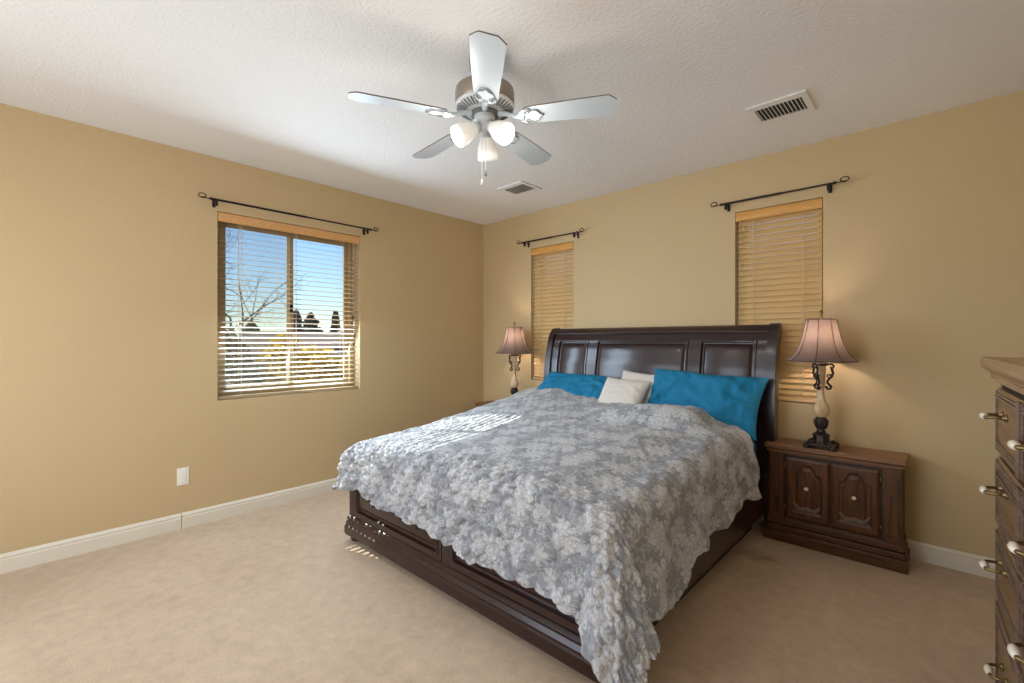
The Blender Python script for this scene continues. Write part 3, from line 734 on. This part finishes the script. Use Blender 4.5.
# ------------------------------------------------------------------ pillows
def fold(p): return 1-abs(noise.noise(p))*2.4
def pillow(name, w_, h_, t_, mat, mtx, label, cat, group=None, wr=.012, seed=0, sag=0):
    nu, nv = 70, 50; vs = []; 
    def P(u, v, side):
        c = 1-.10*(1-abs(v)**2)*0
        # pinched edges: corners stay out, sides pull in
        x = w_/2*u*(1-.07*(1-v*v)*abs(u)**3); y = h_/2*v*(1-.09*(1-u*u)*abs(v)**3)
        th = t_/2*(max(0, 1-u**4)**.55)*(max(0, 1-v**4)**.55)
        p = Vector((x*3+seed, y*3, side*2)); f = noise.noise(p)*.8+noise.noise(p*2.3)*.6+.55*max(0, fold(Vector((x*5+y*7+seed, y*9-x*7, side))))+.35*max(0, fold(Vector((x*16+seed, y*22+x*12, side))))-.4
        # creases radiating from the ends
        cr = math.sin(14*v+6*u*u+3*noise.noise(Vector((u*2, v*2, seed))))*abs(u)**1.5
        z = side*(th+wr*(f+.45*cr)*min(1, th/(t_*.42))**1.6)
        return Vector((x, y-sag*(1-u*u)*(v > 0)*v, z))
    fs = []
    U = [math.sin(PI/2*(2*i/(nu-1)-1)) for i in range(nu)]; V = [math.sin(PI/2*(2*j/(nv-1)-1)) for j in range(nv)]
    top = [P(u, v, 1) for v in V for u in U]; bot = [P(u, v, -1) for v in V for u in U]
    mb = MB(); b = nu*nv
    for j in range(nv-1):
        for i in range(nu-1):
            a = j*nu+i; fs.append((a, a+1, a+nu+1, a+nu)); fs.append((b+a, b+a+nu, b+a+nu+1, b+a+1))
    mb.add([mtx @ v for v in top+bot], fs)
    o = mb.build(name, mat, smooth=True, fix=False)
    bm = bmesh.new(); bm.from_mesh(o.data); bmesh.ops.remove_doubles(bm, verts=bm.verts, dist=.0006); bmesh.ops.recalc_face_normals(bm, faces=bm.faces); bm.to_mesh(o.data); bm.free()
    for p_ in o.data.polygons: p_.use_smooth = True
    return tag(o, label, cat, group)
def lean(x, y, z, tilt, yaw=0, roll=0):
    return Matrix.Translation((x, y, z)) @ Matrix.Rotation(yaw, 4, 'Z') @ Matrix.Rotation(tilt, 4, 'X') @ Matrix.Rotation(roll, 4, 'Z')
R_ = math.radians
pillow('bed_pillow', .84, .46, .17, M['teal'], lean(2.715, -.385, .915, R_(60), 0, R_(-2.5)), 'plump teal pillow leaning on the headboard at the right side', 'pillow', None, .034, 3)
pillow('bed_pillow', .84, .48, .15, M['teal'], lean(1.575, -.395, .885, R_(38), 0, R_(-3)), 'teal pillow half covered by the quilt at the left side of the headboard', 'pillow', None, .026, 8)
pillow('throw_pillow', .40, .36, .12, M['linen'], lean(2.13, -.50, .895, R_(54), R_(0), R_(-3)), 'front small off white textured pillow propped between the teal pillows', 'pillow', None, .006, 12)
pillow('throw_pillow', .42, .38, .11, M['linen'], lean(2.21, -.35, .925, R_(62), R_(0), R_(-4)), 'rear small off white pillow mostly hidden by the one before it', 'pillow', None, .006, 17)

# ------------------------------------------------------------------ nightstand
def make_nightstand(loc, label):
    r = empty('nightstand', loc, 0, label=label, cat='nightstand', group='carved dark oak nightstands with paired doors')
    B = MB(); B.box((-.352, -.232, .15), (.352, -.004, .592)); B.build('cabinet_body', M['oak_dark'], r, bevel=.002)
    # top: moulded slab
    t_ = MB()
    for (o_, z0, z1) in ((.352, .588, .600), (.362, .600, .618), (.372, .624, .655)): t_.box((-o_, -.232-(o_-.352)*1.6-.006, z0), (o_, -.004, z1))
    t_.box((-.364, -.25, .617), (.364, -.004, .626))
    t_.build('top', M['oak_top'], r, bevel=.005)
    p = MB()
    for (o_, z0, z1) in ((.378, 0, .072), (.368, .072, .108), (.362, .112, .148)): p.box((-o_, -.235-(o_-.35)*1.3, z0), (o_, -.004, z1))
    p.box((-.356, -.240, .14), (.356, -.004, .158))
    p.build('plinth', M['oak_x'], r, bevel=.006)
    for s_ in (-1, 1):
        q = MB(); a, b = (.262, .350) if s_ > 0 else (-.350, -.262)
        q.box((a, -.246, .158), (b, -.231, .590)); q.box((a+.012, -.252, .185), (b-.012, -.246, .545)); q.box((a+.02, -.250, .552), (b-.02, -.246, .568))
        q.build('pilaster', M['oak'], r, bevel=.003)
    for s_ in (-1, 1):
        a, b = (.006, .246) if s_ > 0 else (-.246, -.006); c = (a+b)/2; hw = (b-a)/2; z0, z1 = .168, .572
        def arch(x): return z1-.112+.062*(1-sm(.018, .060, abs(x-c)))
        def fn(x, z):
            px, pz = abs(x-c), z
            dx = .074-px; dzt = arch(x)-z; dzb = z-(z0+.058)
            d = min(dx, dzt*.85, dzb)
            de = min(x-a, b-x, z-z0, z1-z)
            h = .018-.006*(1-sm(0, .012, de))
            if d > -.012: h -= .007*sm(-.012, .0, d)
            if d > 0.012: h += .006*sm(.012, .022, d)
            if d > .03: h -= .0
            # fluting lines at the sides of the inner panel
            if d > .022: h += .0012*math.sin(px*420)
            return (x, -.232-h, z)
        xs = list(np.linspace(a, b, 61)); zs = list(np.linspace(z0, z1, 101))
        d = MB().relief(xs, zs, fn, .012).build('door', M['oak'], r, auto=60)
        k = MB().lathe([(.004, 0), (.004, .008), (.0105, .012), (.013, .019), (.0105, .026), (.0, .029)], (c, -.249, .385), 18, Matrix.Rotation(PI/2, 4, 'X')).build('knob', M['porcelain'], d, smooth=True)
        k['label'] = 'white porcelain knob'
        # carved drop moulding beneath the panel
        pts = [(-.080, .276), (-.072, .284), (-.052, .262), (-.040, .252), (-.024, .256), (0, .262), (.024, .256), (.040, .252), (.052, .262), (.072, .284), (.080, .276), (.066, .250), (.046, .230), (.024, .232), (0, .238), (-.024, .232), (-.046, .230), (-.066, .250)]
        w_ = MB().prism([(c+x, z) for x, z in pts], -.258, -.244).build('carved_moulding', M['worn'], d, bevel=.003); w_['label'] = 'worn pale carved moulding'
        for hz in (.225, .51):
            hx = s_*.2525
            MB().lathe([(.004, -.022), (.004, .022)], (hx, -.238, hz), 8).build('hinge', M['brass'], d, smooth=True)
    return r
ns = make_nightstand((3.487, -.018, 0), 'carved dark oak nightstand with two doors standing right of the bed')
n2 = copy_tree(ns); n2.location = (.537, -.018, 0); n2['label'] = 'carved dark oak nightstand mostly hidden in the corner left of the bed'

# ------------------------------------------------------------------ table lamps
def make_lamp(loc, label):
    r = empty('table_lamp', loc, 0, label=label, cat='table lamp', group='bronze and cream table lamps with brown bell shades')
    m = MB()
    def sq(hw, z0, z1, hw2=None, rot=0):
        hw2 = hw2 or hw; vs = []
        for q, z in ((hw, z0), (hw2, z1)):
            for k in range(8):
                a = PI/8+k*PI/4+rot; rr = q*(1.08 if True else 1); vs.append((rr*math.cos(a), rr*math.sin(a), z))
        m.add(vs, [tuple(reversed(range(8))), tuple(range(8, 16))]+[(i, (i+1) % 8, (i+1) % 8+8, i+8) for i in range(8)])
    for sx in (-1, 1):
        for sy in (-1, 1):
            m.lathe([(.0, 0), (.016, 0), (.021, .008), (.018, .018), (.01, .024)], (sx*.07, sy*.062, 0), 14)
            m.tube([(sx*.035, sy*.03, .034), (sx*.058, sy*.052, .038), (sx*.076, sy*.068, .026), (sx*.086, sy*.076, .012)], [.010, .012, .012, .009], 8)
    m.box((-.068, -.06, .016), (.068, .06, .034)); m.box((-.080, -.035, .018), (.080, .035, .030)); m.box((-.035, -.072, .018), (.035, .072, .030))
    sq(.056, .034, .046, .050); sq(.046, .046, .082, .042); sq(.050, .082, .090, .046)
    sq(.046, .090, .100, .028)
    m.build('base', M['lamp_metal'], r, bevel=.003)
    u = MB().lathe([(.020, .098), (.028, .106), (.022, .115), (.020, .125), (.030, .140), (.033, .165), (.036, .18), (.034, .19), (.026, .195), (.026, .205)], n=24)
    for k in range(8):
        a = k*PI/4; u.tube([(.024*math.cos(a), .024*math.sin(a), .125), (.034*math.cos(a), .034*math.sin(a), .15), (.039*math.cos(a), .039*math.sin(a), .182)], [.004, .006, .004], 6)
    u.build('urn', M['lamp_metal'], r, smooth=True)
    prof = [(.022, .198), (.034, .208), (.043, .228), (.045, .248), (.040, .270), (.030, .292), (.022, .315), (.018, .345), (.019, .40), (.021, .46), (.024, .51), (.026, .54)]
    st = MB(); n = 40; vs = []; fs = []; NZ = 90
    zz = np.linspace(.198, .54, NZ); rr = np.interp(zz, [p[1] for p in prof], [p[0] for p in prof])
    for i in range(NZ):
        tw = (zz[i]-.2)*26
        for k in range(n):
            a = 2*PI*k/n; q = rr[i]*(1+.12*math.sin(3*(a)+tw)*sm(.2, .24, zz[i])); vs.append((q*math.cos(a), q*math.sin(a), zz[i]))
    for i in range(NZ-1):
        for k in range(n): fs.append((i*n+k, i*n+(k+1) % n, (i+1)*n+(k+1) % n, (i+1)*n+k))
    fs += [tuple(reversed(range(n))), tuple((NZ-1)*n+k for k in range(n))]
    st.add(vs, fs).build('twisted_stem', M['lamp_cream'], r, smooth=True)
    b = MB(); b.lathe([(.026, .536), (.046, .542), (.048, .550), (.03, .556), (.012, .56), (.012, .585)], n=24)
    for k in range(3):
        a0 = R_(20)+k*2*PI/3
        e = Vector((math.cos(a0), math.sin(a0), 0))
        pts = []
        for (rd, z) in ((.036, .545), (.058, .548), (.070, .537), (.066, .522), (.054, .526), (.060, .512), (.066, .490), (.060, .468), (.046, .452), (.036, .440), (.034, .425), (.046, .412), (.056, .402), (.052, .388), (.038, .384), (.030, .394), (.024, .402)):
            pts.append(e*rd+Vector((0, 0, z)))
        b.tube(pts, .0072, 8)
        pts = [e*(.045+.016*math.cos(t_)*(1-t_/12))+Vector((0, 0, .468+.014*math.sin(t_)*(1-t_/12))) for t_ in np.linspace(0, 8, 16)]
        b.tube(pts, .004, 6)
    b.build('scroll_brackets', M['lamp_metal'], r, smooth=True)
    # bell shade with eight ribs
    sp = [(.200, .568), (.176, .585), (.156, .605), (.137, .635), (.121, .675), (.107, .72), (.097, .765), (.089, .805), (.084, .838)]
    n = 64; vs = []; fs = []
    for rad, z in sp:
        for k in range(n):
            a = 2*PI*k/n; ph = (a % (PI/4))/(PI/4); q = rad*(1-.030*math.sin(PI*ph)**1.0)
            vs.append((q*math.cos(a), q*math.sin(a), z))
    for i in range(len(sp)-1):
        for k in range(n): fs.append((i*n+k, i*n+(k+1) % n, (i+1)*n+(k+1) % n, (i+1)*n+k))
    sh = MB().add(vs, fs).build('lamp_shade', M['shade'], r, smooth=True, fix=False)
    sh['label'] = 'brown silk bell shade'
    tr = MB()
    for k in range(8):
        a = k*PI/4; tr.tube([((q+.001)*math.cos(a), (q+.001)*math.sin(a), z) for q, z in sp], .0022, 6)
    for q, z in ((sp[0][0], sp[0][1]), (sp[-1][0], sp[-1][1])):
        tr.tube([(q*(1-.030*math.sin(PI*((2*PI*k/n % (PI/4))/(PI/4))))*math.cos(2*PI*k/n), q*(1-.030*math.sin(PI*((2*PI*k/n % (PI/4))/(PI/4))))*math.sin(2*PI*k/n), z) for k in range(n)], .003, 6, closed=True)
    tr.build('shade_trim', M['shade_trim'], sh, smooth=True)
    h = MB()
    h.tube([(0.02, 0, .585), (.045, 0, .66), (.045, 0, .76), (.012, 0, .845), (0, 0, .85)], .0022, 6); h.tube([(-0.02, 0, .585), (-.045, 0, .66), (-.045, 0, .76), (-.012, 0, .845), (0, 0, .85)], .0022, 6)
    h.tube([(.084, 0, .838), (0, 0, .842)], .002, 6); h.tube([(-.084, 0, .838), (0, 0, .842)], .002, 6); h.tube([(0, .084, .838), (0, -.084, .838)], .002, 6)
    h.build('harp', M['brass'], r, smooth=True)
    MB().lathe([(.004, .845), (.009, .852), (.005, .858), (.008, .868), (.013, .880), (.010, .890), (.004, .898), (.0, .902)], n=16).build('finial', M['brass'], r, smooth=True)
    MB().lathe([(.012, .585), (.014, .60), (.026, .63), (.030, .655), (.024, .68), (.008, .695), (0, .697)], n=20).build('bulb', M['bulb'], r, smooth=True)
    return r
LR, LL = (3.431, -.212, .6551), (.700, -.212, .6551)
l1 = make_lamp(LR, 'lit bell shaded lamp on the nightstand right of the bed')
l2 = copy_tree(l1); l2.location = LL; l2['label'] = 'lit bell shaded lamp in the corner left of the bed, partly behind the quilt'
for p in (LR, LL):
    light('table_lamp_light', 'POINT', (p[0], p[1], p[2]+.735), 3.6, (1, .82, .64), shadow_soft_size=.03)

# ------------------------------------------------------------------ dresser
DR = empty('dresser', (4.1575, -1.399, 0), math.atan2(-.999, .042), label='tall brown oak chest of drawers with porcelain pulls at the right edge', cat='dresser')
DW, DD = .96, .48
b = MB(); b.box((0, .012, .0), (DW, DD, 1.21)); b.build('carcass', M['dres_dark'], DR)
b = MB()
b.box((0, 0, 0), (.026, .014, 1.21)); b.box((DW-.026, 0, 0), (DW, .014, 1.21)); b.box((.026, .0, 0), (DW-.026, .014, .055)); b.build('face_frame', M['dres'], DR, bevel=.002)
t_ = MB()
for (o_, z0, z1) in ((.010, 1.206, 1.220), (.022, 1.220, 1.232), (.046, 1.262, 1.2965)): t_.box((-o_, -o_, z0), (DW+o_, DD, z1))
pr = [(.022, 1.232), (.024, 1.241), (.034, 1.251), (.046, 1.262)]
for (o0, z0), (o1, z1) in zip(pr, pr[1:]):
    t_.add([(-o0, -o0, z0), (DW+o0, -o0, z0), (DW+o0, DD, z0), (-o0, DD, z0), (-o1, -o1, z1), (DW+o1, -o1, z1), (DW+o1, DD, z1), (-o1, DD, z1)], [(0,3,2,1),(4,5,6,7),(0,1,5,4),(1,2,6,5),(2,3,7,6),(3,0,4,7)])
t_.build('top', M['dres_top'], DR, bevel=.003)
rows = ((.965, 1.190), (.716, .948), (.465, .699), (.068, .448))
for ri, (z0, z1) in enumerate(rows):
    MB().box((.028, .004, z1), (DW-.028, .0135, z1+.016)).build('gap_shade_strip', M['shadow_gap'], DR)  # dark strip above each drawer, shade of the gap put into its colour
    dr = MB(); dr.box((.030, -.010, z0), (DW-.030, .013, z1))
    d = dr.build('drawer', M['dres'], DR, bevel=.003)
    fl = MB()
    def flutes_h(xa, xb, za, n, dz=.0105):
        for k in range(n):
            z = za+dz*k; fl.box((xa, -.0165, z), (xb, -.0095, z+dz*.66))
    top_n = 3 if ri else 2; hgt = z1-z0
    for xa, xb in ((.036, .452), (.508, DW-.036)):
        flutes_h(xa, xb, z1-.012-top_n*.0105, top_n); flutes_h(xa, xb, z0+.010, 3)
        if ri: flutes_h(xa, xb, z1-.075, 2, .010)
        for xx in (xa, xb-.008): fl.box((xx, -.0160, z0+.008), (xx+.008, -.0095, z1-.008))
    for k in range(5): x = .455+.0105*k; fl.box((x, -.020, z0+.006), (x+.0072, -.0095, z1-.006))
    fl.build('fluted_moulding', M['dres_dark'], d, bevel=.0015)
    hz = (1.108, .862, .613, .268)[ri]; P_ = .046 if ri < 3 else .036
    for hx in (.200, .760):
        h = MB(); sp = .045
        for s_ in (-1, 1):
            h.lathe([(.012, 0), (.012, .003), (.007, .006), (.005, .012)], (hx+s_*sp, -.010, hz), 14, Matrix.Rotation(PI/2, 4, 'X'))
            h.tube([(hx+s_*sp, -.012, hz), (hx+s_*sp, -.012-P_*.45, hz), (hx+s_*sp*.93, -.012-P_*.75, hz-.001), (hx+s_*sp*.75, -.012-P_*.93, hz-.002), (hx+s_*sp*.45, -.012-P_, hz-.002)], [.005, .0048, .0048, .0055, .0065], 10)
        h.tube([(hx-sp*.5, -.012-P_, hz-.002), (hx+sp*.5, -.012-P_, hz-.002)], .0055, 8)
        ho = h.build('drawer_pull', M['brass'], d, smooth=True)
        c_ = MB().lathe([(.006, -.026), (.0085, -.022), (.0115, -.010), (.0122, 0), (.0115, .010), (.0085, .022), (.006, .026)], (hx, -.012-P_, hz-.002), 18, Matrix.Rotation(PI/2, 4, 'Y'))
        c_.build('porcelain_grip', M['porcelain'], ho, smooth=True)

# ------------------------------------------------------------------ outdoors
M['dirt'] = simple('dry_ground', srgb(150, 130, 104), .95, vary=.25, vscale=1.5)
M['leaf_yellow'] = simple('autumn_leaves', srgb(150, 128, 52), .8, vary=.45, vscale=5, coord='Object')
M['leaf_grey'] = simple('dry_brush', srgb(112, 104, 88), .9, vary=.35, vscale=6)
def leafy(m, c):
    t = m.node_tree; p = t.nodes['Principled BSDF']; o = t.nodes['Material Output']
    tr = N(t, 'ShaderNodeBsdfTranslucent'); tr.inputs[0].default_value = c
    mx = N(t, 'ShaderNodeMixShader'); mx.inputs[0].default_value = .55
    t.links.new(p.outputs[0], mx.inputs[1]); t.links.new(tr.outputs[0], mx.inputs[2]); t.links.new(mx.outputs[0], o.inputs[0])
leafy(M['leaf_yellow'], srgb(200, 168, 70)); leafy(M['leaf_grey'], srgb(150, 140, 118))
M['leaf_dark'] = simple('conifer_needles', srgb(84, 92, 78), .9, vary=.3, vscale=3)
M['bark'] = simple('bark', srgb(86, 76, 68), .9)
M['roof'] = simple('roof_shingle', srgb(112, 92, 82), .9, vary=.15, vscale=20)
M['stucco'] = simple('stucco', srgb(184, 158, 132), .9)
M['slate'] = simple('far_roof', srgb(120, 116, 122), .9)
GZ = -.9
g = MB().box((-160, -80, GZ-.3), (-TH-.3, 130, GZ)).build('ground', M['dirt']); g['kind'] = 'structure'
def leaves(mb, fn, count, size, rs):
    for _ in range(count):
        p = Vector(fn(rs)); q = rs.normal(size=3); a = Vector(q).normalized(); b = a.orthogonal().normalized(); c = a.cross(b)
        s_ = size*rs.uniform(.6, 1.3); mb.add([p-b*s_-c*s_*.6, p+b*s_-c*s_*.6, p+b*s_+c*s_*.6, p-b*s_+c*s_*.6], [(0, 1, 2, 3)])
def hedge(loc, L, W, Hh, mat, count, size, label, seed, rz=0):
    rs = np.random.default_rng(seed); r = empty('hedge', loc, rz, label=label, cat='hedge')
    mb = MB()
    def fn(r_):
        x = r_.uniform(-L/2, L/2); z = r_.uniform(0, 1)**.8*Hh*(1+.10*math.sin(3*x)+.06*math.sin(7*x+1)); y = r_.uniform(-W/2, W/2)*(1-.35*(z/Hh)**3)
        return (x, y, z)
    leaves(mb, fn, count, size, rs); mb.build('foliage', mat, r, fix=False)
    st = MB()
    for k in range(int(L*3)):
        x = -L/2+.15+k/3; st.tube([(x, 0, 0), (x+rs.uniform(-.1, .1), rs.uniform(-.1, .1), Hh*.7)], [.03, .01], 5)
    st.build('stems', M['bark'], r)
    return r
hedge((-6.3, 1.75, GZ), 4.6, 1.0, 2.10, M['leaf_yellow'], 9000, .045, 'yellow green autumn hedge outside the right half of the wide window', 3, PI/2)
hedge((-5.6, -2.15, GZ), 3.0, 1.2, 2.30, M['leaf_grey'], 9000, .04, 'grey dry brush outside the left half of the wide window', 4, PI/2)
def branch(mb, p, d, L, r, depth, rs):
    n = 4; pts = [p]; 
    for k in range(n):
        d = (d+Vector(rs.normal(size=3))*.13).normalized(); pts.append(pts[-1]+d*L/n)
    mb.tube(pts, [r*(1-.45*k/n) for k in range(n+1)], 5)
    if depth == 0: return
    for k in range(3 if depth > 1 else 4):
        i = rs.integers(2, n+1); nd = (d+Vector(rs.normal(size=3))*.55+Vector((0, 0, .12))).normalized()
        branch(mb, pts[i], nd, L*rs.uniform(.55, .8), r*.5, depth-1, rs)
def bare_tree(loc, h, seed, label):
    rs = np.random.default_rng(seed); r = empty('bare_tree', loc, 0, label=label, cat='tree')
    mb = MB(); branch(mb, Vector((0, 0, 0)), Vector((0, 0, 1)), h*.45, .09, 5, rs); mb.build('branches', M['bark'], r); return r
bare_tree((-7.2, -1.0, GZ), 5.6, 11, 'bare leafless tree outside the left half of the wide window')
def conifer(loc, h, w_, seed, label, group):
    rs = np.random.default_rng(seed); r = empty('conifer', loc, 0, label=label, cat='tree', group=group)
    MB().tube([(0, 0, 0), (0, 0, h*.9)], [.16, .03], 7).build('trunk', M['bark'], r)
    mb = MB()
    def fn(r_):
        z = r_.uniform(.08, 1)*h; rad = w_*(1-z/h)**.8*(.8+.2*math.sin(z*9))*math.sqrt(r_.uniform(.1, 1)); a = r_.uniform(0, 2*PI); return (rad*math.cos(a), rad*math.sin(a), z)
    leaves(mb, fn, 2200, .15, rs); mb.build('foliage', M['leaf_dark'], r, fix=False); return r
con = (((-32, 11.7, GZ), 4.3, 2.3, 'far conifer just right of the window mullion'), ((-28, 9.0, GZ), 4.2, 1.4, 'tallest far conifer beside the mullion'), ((-26, 5.6, GZ), 3.3, 1.9, 'low far conifer left of the mullion'), ((-30, 4.6, GZ), 3.3, 1.4, 'far conifer behind the bare tree'),
       ((-27, 11.3, GZ), 4.2, .8, 'pointed far conifer in the middle of the right pane'), ((-31, 15.0, GZ), 3.9, 1.4, 'far conifer behind the grey roofed house'), ((-35, 17.5, GZ), 4.1, 1.4, 'far conifer toward the right edge of the wide window'), ((-25, 2.0, GZ), 3.2, 1.5, 'far conifer low at the left of the wide window'))
for i, (l_, h_, w_, lb) in enumerate(con): conifer(l_, h_, w_, 20+i, lb, 'distant conifers seen through the wide window')
def house(loc, rz, L, W, hw, hr, mats, label):
    r = empty('house', loc, rz, label=label, cat='house')
    MB().box((-L/2, -W/2, 0), (L/2, W/2, hw)).build('walls', mats[0], r)
    MB().prism([(-W/2-.4, hw-.05), (W/2+.4, hw-.05), (0, hw+hr)], -L/2-.4, L/2+.4, Matrix.Rotation(PI/2, 4, 'Z')).build('roof', mats[1], r)
    w_ = MB()
    for k in (-.3, .25): w_.box((L*k-.4, -W/2-.03, .9), (L*k+.4, -W/2-.001, 1.9)); w_.box((W*0+L/2+.001, W*k-.4, .9), (L/2+.03, W*k+.4, 1.9))
    w_.build('window', M['outlet_dark'], r); return r
house((-17, 5.2, GZ), R_(75), 4.4, 4, 1.7, .95, (M['stucco'], M['roof']), 'low brown roofed house beyond the yellow hedge')
house((-21, 11.2, GZ), R_(20), 4, 4.0, 2.1, 1.2, (M['stucco'], M['slate']), 'grey roofed house at the right edge of the wide window')
